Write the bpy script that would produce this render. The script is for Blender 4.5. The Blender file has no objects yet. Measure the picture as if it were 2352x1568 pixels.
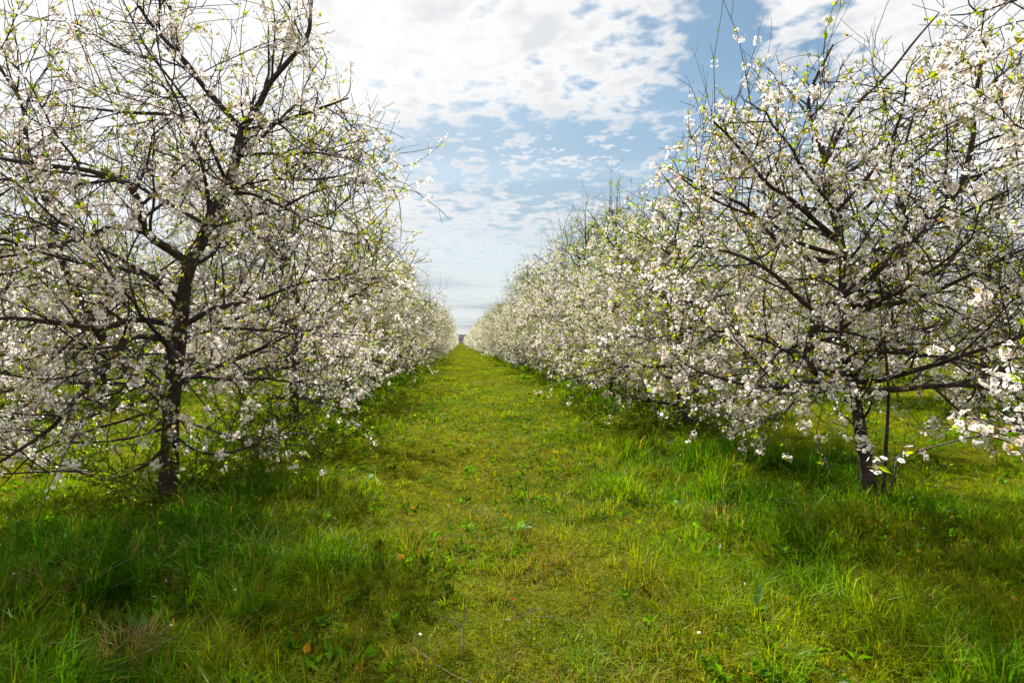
import bpy, math, random
import numpy as np
from mathutils import Vector

# ------------------------------------------------------------------ camera, sky, sun, exposure
sc = bpy.context.scene
COL = sc.collection
YAW = math.radians(5.0)                 # the camera looks a little to the right of the lane
FPX = 597.0
CAM_Z = 1.5
cam_d = bpy.data.cameras.new('camera')
cam_d.sensor_width = 36.0
cam_d.lens = FPX / 1024 * 36
cam_d.clip_end = 8000
cam_d.clip_start = 0.05
cam = bpy.data.objects.new('camera', cam_d)
cam.location = (0, 0, CAM_Z)
cam.rotation_euler = (math.radians(90.08), 0, -YAW)
COL.objects.link(cam)
sc.camera = cam

SUN_AZ = math.radians(-11)              # from +Y towards +X
SUN_EL = math.radians(46)
sun_d = bpy.data.lights.new('sun', 'SUN')
sun_d.energy = 5.0
sun_d.angle = math.radians(0.6)
sun_d.color = (1.0, 0.955, 0.89)
sun = bpy.data.objects.new('sun', sun_d)
sdir = Vector((math.sin(SUN_AZ) * math.cos(SUN_EL), math.cos(SUN_AZ) * math.cos(SUN_EL), math.sin(SUN_EL)))
sun.rotation_euler = (-sdir).to_track_quat('-Z', 'Y').to_euler()
sun.location = sdir * 50
COL.objects.link(sun)

sc.view_settings.view_transform = 'Standard'
sc.view_settings.look = 'None'
sc.view_settings.exposure = 1.32
sc.view_settings.gamma = 1.0
sc.view_settings.use_curve_mapping = False
cy = sc.cycles
cy.max_bounces = 9
cy.diffuse_bounces = 6
cy.glossy_bounces = 2
cy.transmission_bounces = 7
cy.transparent_max_bounces = 4
cy.caustics_reflective = False
cy.caustics_refractive = False


class E:
    """A node socket with arithmetic."""
    nt = None

    def __init__(self, s): self.s = s

    @staticmethod
    def put(sock, v):
        if isinstance(v, E): E.nt.links.new(v.s, sock)
        else: sock.default_value = v

    @staticmethod
    def m(op, *a, clamp=False):
        n = E.nt.nodes.new('ShaderNodeMath'); n.operation = op; n.use_clamp = clamp
        for i, v in enumerate(a): E.put(n.inputs[i], v)
        return E(n.outputs[0])

    def __add__(s, o): return E.m('ADD', s, o)
    __radd__ = __add__
    def __sub__(s, o): return E.m('SUBTRACT', s, o)
    def __rsub__(s, o): return E.m('SUBTRACT', o, s)
    def __mul__(s, o): return E.m('MULTIPLY', s, o)
    __rmul__ = __mul__
    def __truediv__(s, o): return E.m('DIVIDE', s, o)
    def clamp(s): return E.m('MULTIPLY', s, 1.0, clamp=True)


def sstep(e, lo, hi):
    n = E.nt.nodes.new('ShaderNodeMapRange'); n.interpolation_type = 'SMOOTHSTEP'
    E.put(n.inputs[0], e); n.inputs[1].default_value = lo; n.inputs[2].default_value = hi
    n.inputs[3].default_value = 0; n.inputs[4].default_value = 1
    return E(n.outputs[0])


def vec(x, y, z=0.0):
    n = E.nt.nodes.new('ShaderNodeCombineXYZ')
    for i, v in enumerate((x, y, z)): E.put(n.inputs[i], v)
    return E(n.outputs[0])


def noise(v, scale, detail=4, rough=0.55, dist=0.0):
    n = E.nt.nodes.new('ShaderNodeTexNoise')
    if v is not None: E.nt.links.new(v.s, n.inputs['Vector'])
    n.inputs['Scale'].default_value = scale; n.inputs['Detail'].default_value = detail
    n.inputs['Roughness'].default_value = rough; n.inputs['Distortion'].default_value = dist
    return E(n.outputs[0])


def mixc(f, a, b, typ='MIX'):
    n = E.nt.nodes.new('ShaderNodeMix'); n.data_type = 'RGBA'; n.blend_type = typ
    E.put(n.inputs[0], f)
    for i, v in ((6, a), (7, b)):
        if isinstance(v, E): E.nt.links.new(v.s, n.inputs[i])
        else: n.inputs[i].default_value = (*v, 1) if len(v) == 3 else v
    return E(n.outputs[2])


def build_sky():
    w = bpy.data.worlds.new('World'); sc.world = w; w.use_nodes = True
    nt = w.node_tree; nt.nodes.clear(); E.nt = nt
    sky = nt.nodes.new('ShaderNodeTexSky'); sky.sky_type = 'NISHITA'
    sky.sun_disc = False; sky.sun_elevation = SUN_EL; sky.sun_rotation = SUN_AZ
    sky.air_density = 1.0; sky.dust_density = 0.6; sky.ozone_density = 1.5
    tc = nt.nodes.new('ShaderNodeTexCoord')
    sp = nt.nodes.new('ShaderNodeSeparateXYZ'); nt.links.new(tc.outputs['Generated'], sp.inputs[0])
    x, y, z = (E(o) for o in sp.outputs)
    A = E.m('ARCTAN2', x, y) * 57.2958                       # azimuth in degrees from the lane
    L = E.m('ARCSINE', z) * 57.2958                          # elevation in degrees
    den = E.m('MAXIMUM', z, 0.0) + 0.09
    px, py = x / den, y / den
    P = vec(px, py, 0.0)

    def g(a0, sa, l0, sl, rot=0.0):
        c, s = math.cos(rot), math.sin(rot)
        da, dl = A - a0, L - l0
        u = (da * c + dl * s) / sa; v = (dl * c - da * s) / sl
        return E.m('EXPONENT', (u * u + v * v) * -1.0)

    big = noise(P, 1.3, 6, 0.55, 0.3)
    puff = noise(vec(px * 1.0, py * 0.9, 3.1), 8.0, 5, 0.52, 0.2)
    fine = noise(vec(px, py, 7.7), 15.0, 4, 0.5)
    streak = noise(vec(px * 0.5, py * 1.3, 1.7), 1.1, 5, 0.5, 0.4)
    n = big * 0.20 + puff * 0.38 + fine * 0.42
    bias = (0.055 + g(3, 16, 27, 6.0) * 0.12 + g(20, 10, 20, 3.0) * 0.06
            - g(6, 21, 17.3, 3.2) * 0.190 - g(27, 5.0, 25, 7) * 0.27 - g(23, 6, 20, 4) * 0.08
            + g(29, 2.6, 26, 7, -0.6) * 0.25
            + g(-32, 20, 22, 26) * 0.40 + g(46, 12, 22, 20) * 0.22
            + g(5, 40, 7, 7.5) * 0.05)
    band = g(7, 22, 17.3, 3.6)
    puffs = sstep(fine * 0.62 + puff * 0.38, 0.505, 0.585)
    dens = E.m('MAXIMUM', sstep(n + bias, 0.495, 0.640), puffs * band * 0.92)
    # thin high veil, stronger towards the horizon and towards the sun
    veil = (sstep(L * -1.0, -26.0, -2.0) * 0.85 + g(-34, 22, 24, 30) * 0.8 + 0.03).clamp()
    veil = (veil * (0.55 + streak * 0.75)).clamp()
    grey = sstep(streak + g(6, 18, 12.5, 2.4) * 0.10 + g(12, 6, 13, 2.5) * 0.10 - g(2, 30, 5, 3) * 0.06, 0.40, 0.66)
    shade = sstep(puff * 0.40 + fine * 0.42 + big * 0.28 + g(7.8, 2.0, 27.2, 0.8, 0.5) * 0.30, 0.50, 0.70)
    body = mixc(shade * 0.55, (7.9, 7.9, 7.9), (4.6, 5.0, 5.5))
    veilc = mixc(grey * 0.95, (5.8, 6.1, 6.4), (3.3, 3.95, 4.6))
    blue = mixc(1.0, E(sky.outputs[0]), (0.78, 0.90, 0.84), 'MULTIPLY')
    c = mixc(veil, blue, veilc)
    c = mixc(dens * (0.30 + 0.70 * sstep(L, 6.0, 15.0)), c, body)
    c = mixc(g(-42, 32, 32, 22) * 0.85, c, (8.8, 8.7, 8.6))         # bright cloud round the sun
    behind = sstep(E.m('ABSOLUTE', A), 75.0, 125.0)                     # unseen clouds added behind the camera to brighten the near sides of blossoms
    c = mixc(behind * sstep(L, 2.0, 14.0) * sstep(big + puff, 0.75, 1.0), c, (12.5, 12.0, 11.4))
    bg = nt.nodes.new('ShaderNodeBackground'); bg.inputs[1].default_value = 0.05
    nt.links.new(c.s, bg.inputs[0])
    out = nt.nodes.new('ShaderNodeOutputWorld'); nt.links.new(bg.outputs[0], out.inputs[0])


build_sky()

# ------------------------------------------------------------------ helpers
K = 1024 / 2352.0
FWD = np.array([math.sin(YAW), math.cos(YAW), 0.0])
RGT = np.array([math.cos(YAW), -math.sin(YAW), 0.0])
UP = np.array([0, 0, 1.0])


def at(px, py, Y):
    """The point of the place seen at pixel (px, py) of the 2352-wide photograph, Y metres down the lane."""
    d = FWD + RGT * ((px * K - 512) / FPX) + UP * ((342 - py * K) / FPX)
    return np.array([0, 0, CAM_Z]) + d * (Y / d[1])


def tag(o, label=None, cat=None, group=None, kind=None):
    if label: o['label'] = label
    if cat: o['category'] = cat
    if group: o['group'] = group
    if kind: o['kind'] = kind
    return o


def empty(name, loc, rz=0.0, s=1.0):
    o = bpy.data.objects.new(name, None)
    o.empty_display_size = 0.2
    o.location = loc; o.rotation_euler = (0, 0, rz); o.scale = (s, s, s)
    COL.objects.link(o)
    return o


def mesh_np(name, V, faces, mats, colors=None, midx=None, smooth=False):
    me = bpy.data.meshes.new(name)
    V = np.asarray(V, dtype=np.float32).reshape(-1, 3)
    loops = np.concatenate([f.reshape(-1) for f in faces]).astype(np.int32)
    tot = np.concatenate([np.full(len(f), f.shape[1], np.int32) for f in faces])
    start = np.concatenate([[0], np.cumsum(tot)[:-1]]).astype(np.int32)
    me.vertices.add(len(V)); me.vertices.foreach_set('co', V.ravel())
    me.loops.add(len(loops)); me.loops.foreach_set('vertex_index', loops)
    me.polygons.add(len(tot)); me.polygons.foreach_set('loop_start', start)
    if colors is not None:
        a = me.color_attributes.new('tint', 'FLOAT_COLOR', 'POINT')
        c = np.ones((len(V), 4), np.float32); c[:, :3] = colors
        a.data.foreach_set('color', c.ravel())
    for m in (mats if isinstance(mats, (list, tuple)) else [mats]): me.materials.append(m)
    if midx is not None: me.polygons.foreach_set('material_index', np.asarray(midx, np.int32))
    me.polygons.foreach_set('use_smooth', np.full(len(tot), smooth))
    me.update(calc_edges=True)
    return me


def link(name, me, parent=None):
    o = bpy.data.objects.new(name, me); COL.objects.link(o)
    if parent is not None: o.parent = parent
    return o


def nrm(v):
    v = np.asarray(v, float)
    return v / np.maximum(np.linalg.norm(v, axis=-1, keepdims=True), 1e-9)


def hash2(ix, iy, seed):
    h = np.sin(ix * 127.1 + iy * 311.7 + seed * 74.7) * 43758.5453
    return h - np.floor(h)


def vnoise(x, y, s, seed=0, octaves=3):
    x = np.asarray(x, float) / s; y = np.asarray(y, float) / s
    tot = 0; amp = 1; norm = 0
    for o in range(octaves):
        ix, iy = np.floor(x), np.floor(y); fx, fy = x - ix, y - iy
        fx = fx * fx * (3 - 2 * fx); fy = fy * fy * (3 - 2 * fy)
        v = (hash2(ix, iy, seed + o) * (1 - fx) + hash2(ix + 1, iy, seed + o) * fx) * (1 - fy) + \
            (hash2(ix, iy + 1, seed + o) * (1 - fx) + hash2(ix + 1, iy + 1, seed + o) * fx) * fy
        tot = tot + v * amp; norm += amp; amp *= 0.5; x = x * 2.03; y = y * 2.03
    return tot / norm


# ------------------------------------------------------------------ materials
def new_mat(name):
    m = bpy.data.materials.new(name); m.use_nodes = True
    nt = m.node_tree; nt.nodes.clear(); E.nt = nt
    out = nt.nodes.new('ShaderNodeOutputMaterial')
    return m, nt, out


def thin_mat(name, trans, gloss=0.0, rough=0.4, tcol=(1, 1, 1)):
    """Petals, leaves and blades: light passes through; colour from the mesh's own tint."""
    m, nt, out = new_mat(name)
    at_ = nt.nodes.new('ShaderNodeAttribute'); at_.attribute_name = 'tint'
    c = E(at_.outputs['Color'])
    d = nt.nodes.new('ShaderNodeBsdfDiffuse'); nt.links.new(c.s, d.inputs[0])
    t = nt.nodes.new('ShaderNodeBsdfTranslucent')
    tc_ = mixc(1.0, c, tcol, 'MULTIPLY'); nt.links.new(tc_.s, t.inputs[0])
    mx = nt.nodes.new('ShaderNodeMixShader'); mx.inputs[0].default_value = trans
    nt.links.new(d.outputs[0], mx.inputs[1]); nt.links.new(t.outputs[0], mx.inputs[2])
    last = mx
    if gloss:
        gl = nt.nodes.new('ShaderNodeBsdfGlossy'); gl.inputs['Roughness'].default_value = rough
        m2 = nt.nodes.new('ShaderNodeMixShader'); m2.inputs[0].default_value = gloss
        nt.links.new(mx.outputs[0], m2.inputs[1]); nt.links.new(gl.outputs[0], m2.inputs[2]); last = m2
    nt.links.new(last.outputs[0], out.inputs[0])
    return m


M_PETAL = thin_mat('blossom_petals', 0.55)
M_LEAF = thin_mat('young_leaves', 0.58, 0.02, 0.45, (1.2, 1.2, 0.5))
M_GRASS = thin_mat('grass_blades', 0.52, 0.006, 0.40, (1.30, 1.25, 0.3))


def bark_mat(name, dark, light, scale):
    m, nt, out = new_mat(name)
    tc = nt.nodes.new('ShaderNodeTexCoord')
    o = E(tc.outputs['Object'])
    n1 = noise(o, scale, 5, 0.6)
    mp = nt.nodes.new('ShaderNodeMapping'); nt.links.new(tc.outputs['Object'], mp.inputs[0])
    mp.inputs['Scale'].default_value = (1, 1, 7)
    n2 = noise(E(mp.outputs[0]), scale * 1.3, 4, 0.6)
    f = sstep(n1 * 0.5 + n2 * 0.5, 0.38, 0.66)
    c = mixc(f, dark, light)
    b = nt.nodes.new('ShaderNodeBsdfPrincipled'); nt.links.new(c.s, b.inputs['Base Color'])
    b.inputs['Roughness'].default_value = 0.75
    b.inputs['Specular IOR Level'].default_value = 0.3
    bp = nt.nodes.new('ShaderNodeBump'); bp.inputs['Strength'].default_value = 0.9
    bp.inputs['Distance'].default_value = 0.02
    nt.links.new((n1 * 0.5 + n2).s, bp.inputs['Height']); nt.links.new(bp.outputs[0], b.inputs['Normal'])
    nt.links.new(b.outputs[0], out.inputs[0])
    return m


M_BARK = bark_mat('cherry_bark', (0.016, 0.011, 0.009), (0.085, 0.054, 0.039), 9.0)
M_TWIG = bark_mat('twig_bark', (0.022, 0.014, 0.013), (0.065, 0.043, 0.038), 14.0)
M_STRAW = bark_mat('dry_straw', (0.13, 0.095, 0.05), (0.32, 0.25, 0.15), 20.0)


def ground_mat():
    m, nt, out = new_mat('meadow_soil')
    geo = nt.nodes.new('ShaderNodeNewGeometry'); P = E(geo.outputs['Position'])
    a = noise(P, 0.35, 5, 0.6); b_ = noise(P, 2.6, 5, 0.65); c_ = noise(P, 14.0, 4, 0.65); d_ = noise(P, 70.0, 3, 0.6)
    c = mixc(sstep(b_, 0.35, 0.65), (0.040, 0.055, 0.003), (0.085, 0.090, 0.004))
    c = mixc(sstep(a * 0.6 + c_ * 0.4, 0.50, 0.66) * 0.55, c, (0.14, 0.115, 0.03))
    c = mixc(sstep(d_, 0.5, 0.72) * 0.5, c, (0.035, 0.04, 0.008))
    b = nt.nodes.new('ShaderNodeBsdfPrincipled'); nt.links.new(c.s, b.inputs['Base Color'])
    b.inputs['Roughness'].default_value = 0.95; b.inputs['Specular IOR Level'].default_value = 0.0
    bp = nt.nodes.new('ShaderNodeBump'); bp.inputs['Strength'].default_value = 0.8; bp.inputs['Distance'].default_value = 0.05
    nt.links.new((c_ + d_ * 0.5).s, bp.inputs['Height']); nt.links.new(bp.outputs[0], b.inputs['Normal'])
    nt.links.new(b.outputs[0], out.inputs[0])
    return m


def hill_mat():
    m, nt, out = new_mat('far_hazed_wood')
    geo = nt.nodes.new('ShaderNodeNewGeometry'); P = E(geo.outputs['Position'])
    c = mixc(sstep(noise(P, 0.03, 5, 0.6), 0.4, 0.6), (0.045, 0.042, 0.055), (0.085, 0.08, 0.095))  # grey of leafless woods, with the distance haze put into the colour
    b = nt.nodes.new('ShaderNodeBsdfDiffuse'); nt.links.new(c.s, b.inputs[0])
    nt.links.new(b.outputs[0], out.inputs[0])
    return m


# ------------------------------------------------------------------ the setting
ROW_L, ROW_R = -2.755, 3.847
SPACING = 4.8
ROW_W = ROW_R - ROW_L
L0Y, R0Y = 5.87, 5.29
ROWS = [ROW_L, ROW_R, ROW_L - ROW_W, ROW_R + ROW_W, ROW_L - 2 * ROW_W, ROW_R + 2 * ROW_W]


def rowdist(x):
    return np.min(np.abs(np.asarray(x)[..., None] - np.array(ROWS)), axis=-1)


def gz(x, y):
    x = np.asarray(x, float); y = np.asarray(y, float)
    near = np.clip(1.6 - np.hypot(x, y) / 60, 0, 1)
    h = (vnoise(x, y, 2.2, 5, 3) - 0.5) * 0.13 + (vnoise(x, y, 0.6, 9, 2) - 0.5) * 0.05
    h = h + np.exp(-(rowdist(x) / 0.9) ** 2) * 0.06
    return h * near


def build_ground():
    xs = np.concatenate([-np.geomspace(2500, 16, 18), np.linspace(-15, 16, 190), np.geomspace(17, 2500, 18)])
    ys = np.concatenate([-np.geomspace(600, 3, 8), np.linspace(-2, 26, 190), np.geomspace(27, 5000, 34)])
    X, Y = np.meshgrid(xs, ys)
    V = np.stack([X, Y, gz(X, Y)], -1).reshape(-1, 3)
    nx, ny = len(xs), len(ys)
    i = np.arange(nx * ny).reshape(ny, nx)
    F = np.stack([i[:-1, :-1], i[:-1, 1:], i[1:, 1:], i[1:, :-1]], -1).reshape(-1, 4)
    o = link('ground', mesh_np('ground', V, [F], ground_mat(), smooth=True))
    tag(o, kind='structure')


build_ground()


def build_hills():
    n = 260
    a = np.linspace(-1.25, 1.25, n)
    R = 1500.0
    top = 14 + 22 * vnoise(a * 10, a * 0, 1.6, 3, 3) + 5 * vnoise(a * 200, a * 0, 1.0, 8, 2)
    rows_ = []
    for k, (dr, f) in enumerate(((0, 0.0), (40, 0.55), (110, 0.9), (200, 1.0), (420, 0.8), (700, 0.0))):
        z = -3 + (top + 3) * f + (3.0 * vnoise(a * 400, a * 0 + k * 7, 1.0, 20 + k, 2) if 0 < f else 0)
        rows_.append(np.stack([np.sin(a) * (R + dr), np.cos(a) * (R + dr), z], -1))
    V = np.concatenate(rows_); m = len(rows_)
    i = np.arange(m * n).reshape(m, n)
    F = np.stack([i[:-1, :-1], i[:-1, 1:], i[1:, 1:], i[1:, :-1]], -1).reshape(-1, 4)
    o = link('hills', mesh_np('hills', V, [F], hill_mat()))
    tag(o, kind='structure')


build_hills()


# ------------------------------------------------------------------ grass and ground cover
def blades(P, h, w, lean_az, lean, bend, col, tipcol):
    """P base points (N,3): each blade a bent strip of one quad and a tip."""
    N = len(P)
    d = np.stack([np.cos(lean_az), np.sin(lean_az), np.zeros(N)], -1)
    fa = lean_az + np.pi / 2 + np.random.default_rng(1).normal(0, 0.5, N)
    side = np.stack([np.cos(fa), np.sin(fa), np.zeros(N)], -1) * (w / 2)[:, None]
    m = P + d * (lean * h * 0.5)[:, None] + UP * (h * 0.58)[:, None]
    t = P + d * ((lean + bend) * h)[:, None] + UP * (h * (1.0 - 0.45 * np.clip(bend, 0, 1.6)))[:, None]
    V = np.stack([P - side, P + side, m + side * 0.85, m - side * 0.85, t], 1)
    i = (np.arange(N) * 5)[:, None]
    Q = i + np.array([[0, 1, 2, 3]]); T = i + np.array([[3, 2, 4]])
    C = np.stack([col * 0.8, col * 0.8, col, col, tipcol], 1)
    return V.reshape(-1, 3), Q, T, C.reshape(-1, 3)


def scatter(rng, n, t0, t1, umax, power):
    """points on the ground inside a wedge in front of the camera; density falls with distance."""
    a = rng.random(n)
    e = 2 - power
    t = (t0 ** e + a * (t1 ** e - t0 ** e)) ** (1 / e) if abs(e) > 1e-6 else t0 * (t1 / t0) ** a
    u = rng.uniform(-umax, umax, n)
    x = t * (FWD[0] + u * RGT[0]); y = t * (FWD[1] + u * RGT[1])
    return x, y, t


def lushness(x, y):
    rd = rowdist(x)
    l = np.exp(-(np.maximum(rd - 0.35, 0) / 1.0) ** 2)
    l = l * (0.25 + 1.0 * vnoise(x, y, 1.3, 31, 3)) + (vnoise(x, y, 0.8, 44, 3) - 0.44) * 1.7 - 0.10
    right = np.exp(-(((x - 2.2) / 0.9) ** 2 + ((y - 6.3) / 2.3) ** 2))
    left = np.exp(-(((x + 1.9) / 1.3) ** 2 + ((y - 3.6) / 2.2) ** 2))
    return np.clip(l + right * 0.9 + left * 0.75, 0, 1.15)


def grass_layer(rng, x, y, t, per, spread, hmin, hlush, wid, lean_, dryness):
    """tufts of blades at the given centres"""
    nt_ = len(x)
    lush = lushness(x, y)
    far = np.clip(t / 5.0, 0.75, 9.0)
    X = np.repeat(x, per); Y = np.repeat(y, per); T = np.repeat(t, per); Lu = np.repeat(lush, per); Fr = np.repeat(far, per)
    n = len(X)
    az = rng.uniform(0, 2 * np.pi, n)
    sp = rng.random(n) ** 0.7 * np.repeat(rng.uniform(*spread, nt_), per) * np.sqrt(Fr)
    X = X + np.cos(az) * sp; Y = Y + np.sin(az) * sp
    foot = 1 - 0.6 * np.exp(-((x - ROW_L) / 0.5) ** 2 - ((y - L0Y + 0.5) / 0.8) ** 2) - 0.6 * np.exp(-((x - ROW_R) / 0.5) ** 2 - ((y - R0Y + 0.5) / 0.8) ** 2)
    tall = np.repeat(foot * rng.uniform(0.6, 1.4, nt_) * (0.4 + 1.2 * vnoise(x, y, 0.4, 3, 2)), per)
    verge = np.exp(-(((X - 2.5) / 0.9) ** 2 + ((Y - 6.3) / 2.3) ** 2))
    h = (hmin + hlush * Lu + 0.08 * verge) * rng.uniform(0.4, 1.3, n) * tall
    w = rng.uniform(*wid, n) * (0.8 + 0.4 * Lu) * np.clip(T / 5.0, 0.85, 14)
    azl = az + rng.normal(0, 0.7, n)
    lean = rng.uniform(0.05, lean_, n) * (1.15 - 0.35 * Lu)
    bend = np.abs(rng.normal(0.28, 0.32, n))
    lane = np.array([0.192, 0.225, 0.004]); mid = np.array([0.122, 0.220, 0.002]); deep = np.array([0.048, 0.150, 0.002])
    straw = np.array([0.36, 0.27, 0.08]); brown = np.array([0.15, 0.085, 0.022])
    k = np.clip(Lu * 0.8 + (vnoise(X, Y, 0.7, 61, 3) - 0.5) * 1.3 + rng.normal(0, 0.10, n), 0, 1)[:, None]
    col = np.where(k < 0.5, lane + (mid - lane) * (k * 2), mid + (deep - mid) * (k * 2 - 1))
    col = col * (0.45 + 1.1 * vnoise(X, Y, 1.1, 88, 4))[:, None]
    col = col * (np.repeat(rng.uniform(0.7, 1.25, nt_), per) * rng.uniform(0.7, 1.3, n))[:, None]
    worn = np.exp(-((X - 0.35) / 0.55) ** 2) * 0.22 * (Y < 12)
    dry = rng.random(n) < dryness + worn + 0.34 * np.clip(vnoise(X, Y, 0.8, 77, 3) * 1.8 - 0.85, 0, 1) * (1.3 - Lu)
    dry &= rng.random(n) < np.clip(9.0 / T, 0.12, 1)
    s = rng.random(n)[:, None] * 0.8
    col = np.where(dry[:, None], straw * s + brown * (1 - s), col)
    P = np.stack([X, Y, gz(X, Y) - 0.004], -1)
    return blades(P, h, w, azl, lean, bend, col, col * np.array([1.15, 1.08, 1.0]))


def build_grass():
    rng = np.random.default_rng(11)
    layers = []
    x, y, t = scatter(rng, 88000, 1.8, 110, 1.2, 1.78)                  # short sward
    layers.append(grass_layer(rng, x, y, t, 7, (0.02, 0.07), 0.035, 0.07, (0.0030, 0.0065), 0.7, 0.07))
    x, y, t = scatter(rng, 17500, 1.8, 60, 1.2, 1.75)                   # separate ragged tufts
    keep = rng.random(len(x)) < np.clip(0.38 + 0.85 * lushness(x, y), 0, 1) * np.clip(vnoise(x, y, 0.5, 19, 2) * 3 - 0.8, 0.05, 1)
    x, y, t = x[keep], y[keep], t[keep]
    layers.append(grass_layer(rng, x, y, t, 30, (0.03, 0.10), 0.075, 0.135, (0.0035, 0.0080), 0.8, 0.05))
    Vs, Qs, Ts, Cs, off = [], [], [], [], 0
    for V, Q, T, C in layers:
        Vs.append(V); Qs.append(Q + off); Ts.append(T + off); Cs.append(C); off += len(V)
    o = link('grass', mesh_np('grass', np.concatenate(Vs), [np.concatenate(Qs), np.concatenate(Ts)], M_GRASS, np.concatenate(Cs)))
    tag(o, 'mown and tufted green grass covering the lane and the orchard floor', 'grass', kind='stuff')


def build_clover():
    rng = np.random.default_rng(23)
    n = 120000
    x, y, t = scatter(rng, n, 1.9, 22, 1.0, 1.6)
    patch = vnoise(x, y, 0.55, 91, 3) + 0.25 * np.exp(-((x - 1.2) / 1.4) ** 2)
    keep = rng.random(n) < np.clip((patch - 0.46) * 4.0, 0.03, 1)
    x, y, t, patch = x[keep], y[keep], t[keep], patch[keep]
    n = len(x)
    z = gz(x, y) + rng.uniform(0.01, 0.115, n)
    r = rng.uniform(0.007, 0.016, n) * np.clip(t / 4, 0.9, 3)
    N = nrm(np.stack([rng.normal(0, 0.45, n), rng.normal(0, 0.45, n), np.ones(n)], -1))
    A = nrm(np.cross(N, rng.normal(size=(n, 3)))); B = np.cross(N, A)
    tm = []
    for q in range(3):
        a0 = q * 2.094
        for (rr, da) in ((0.1, 0), (0.75, -0.5), (1.05, 0.0), (0.75, 0.5)):
            tm.append((rr * math.cos(a0 + da), rr * math.sin(a0 + da), 0.10 if da else 0.0))
    tm = np.array(tm)
    P = np.stack([x, y, z], -1)
    V = P[:, None] + r[:, None, None] * (A[:, None] * tm[None, :, 0:1] + B[:, None] * tm[None, :, 1:2] + N[:, None] * tm[None, :, 2:3])
    i = (np.arange(n) * 12)[:, None, None] + np.arange(12).reshape(1, 3, 4)
    g1, g2 = np.array([0.165, 0.200, 0.002]), np.array([0.028, 0.105, 0.002])
    kk = np.clip((vnoise(x, y, 0.8, 14, 2) - 0.3) * 2, 0, 1)[:, None]
    C = (g1 * (1 - kk) + g2 * kk) * rng.uniform(0.7, 1.25, n)[:, None]
    C = np.repeat(C, 12, 0)
    o = link('clover', mesh_np('clover', V.reshape(-1, 3), [i.reshape(-1, 4)], M_GRASS, C))
    tag(o, 'low clover and small leafy weeds growing between the grass', 'clover', kind='stuff')


def build_weeds():
    """plantain-like broad leaves in loose patches"""
    rng = np.random.default_rng(37)
    x, y, t = scatter(rng, 5200, 1.9, 16, 1.0, 1.5)
    k = rng.random(len(x)) < np.clip((vnoise(x, y, 0.7, 53, 3) - 0.42) * 4, 0.04, 1)
    x, y = x[k], y[k]; per = 6; n = len(x) * per
    X = np.repeat(x, per) + rng.normal(0, 0.012, n); Y = np.repeat(y, per) + rng.normal(0, 0.012, n)
    az = rng.uniform(0, 6.28, n); el = rng.uniform(0.15, 1.1, n)
    D = np.stack([np.cos(az) * np.cos(el), np.sin(az) * np.cos(el), np.sin(el)], -1)
    c = np.array([0.070, 0.165, 0.004]) * np.repeat(rng.uniform(0.5, 1.6, len(x)), per)[:, None] * rng.uniform(0.8, 1.2, (n, 1))
    c[rng.random(n) < 0.05] = (0.25, 0.13, 0.03)
    V, F, C = leaf_arrays(rng, np.stack([X, Y, gz(X, Y) + rng.uniform(0.0, 0.05, n)], -1), D, rng.uniform(0.03, 0.085, n), c)
    o = link('broadleaf_weeds', mesh_np('broadleaf_weeds', V, F, M_GRASS, C))
    tag(o, 'broad leaved weeds scattered through the near grass', 'weeds', kind='stuff')


build_grass()
build_clover()


# ------------------------------------------------------------------ tree building
def resample(pts, n):
    pts = np.asarray(pts, float)
    # smooth a traced polyline (Catmull-Rom) and resample evenly
    if len(pts) > 2:
        q = np.vstack([2 * pts[0] - pts[1], pts, 2 * pts[-1] - pts[-2]])
        out = []
        for i in range(1, len(q) - 2):
            for s in np.linspace(0, 1, 6, endpoint=False):
                a, b, c, d = q[i - 1], q[i], q[i + 1], q[i + 2]
                out.append(0.5 * (2 * b + (c - a) * s + (2 * a - 5 * b + 4 * c - d) * s * s + (3 * b - a - 3 * c + d) * s ** 3))
        out.append(q[-2]); pts = np.array(out)
    L = np.concatenate([[0], np.cumsum(np.linalg.norm(np.diff(pts, axis=0), axis=1))])
    s = np.linspace(0, L[-1], n)
    return np.stack([np.interp(s, L, pts[:, k]) for k in range(3)], -1), L[-1]


def tubes(plist, rlist, sides, closed_tip=False):
    """plist (N,n,3) lines of the same count, rlist (N,n)."""
    P = np.asarray(plist, float); R = np.asarray(rlist, float)
    N, n = R.shape
    T = np.empty_like(P); T[:, 1:-1] = P[:, 2:] - P[:, :-2]; T[:, 0] = P[:, 1] - P[:, 0]; T[:, -1] = P[:, -1] - P[:, -2]
    T = nrm(T)
    ref = np.tile(np.array([0.31, 0.87, 0.38]), (N, n, 1))
    A = nrm(np.cross(T, ref)); B = np.cross(T, A)
    a = np.arange(sides) * 2 * np.pi / sides
    V = P[:, :, None] + R[:, :, None, None] * (A[:, :, None] * np.cos(a)[None, None, :, None] + B[:, :, None] * np.sin(a)[None, None, :, None])
    idx = np.arange(N * n * sides).reshape(N, n, sides)
    j = np.roll(np.arange(sides), -1)
    F = np.stack([idx[:, :-1], idx[:, :-1][:, :, j], idx[:, 1:][:, :, j], idx[:, 1:]], -1).reshape(-1, 4)
    return V.reshape(-1, 3), F


def merge(parts):
    Vs, Fs, off = [], [], 0
    for V, F in parts:
        Vs.append(V); Fs.append(F + off); off += len(V)
    return np.concatenate(Vs), np.concatenate(Fs)


def walk(rng, p, d, L, n, curl, up):
    out = [np.array(p, float)]; d = nrm(d); st = L / (n - 1)
    for i in range(n - 1):
        d = nrm(d + rng.normal(0, curl, 3) + UP * up)
        out.append(out[-1] + d * st)
    return np.array(out)


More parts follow.
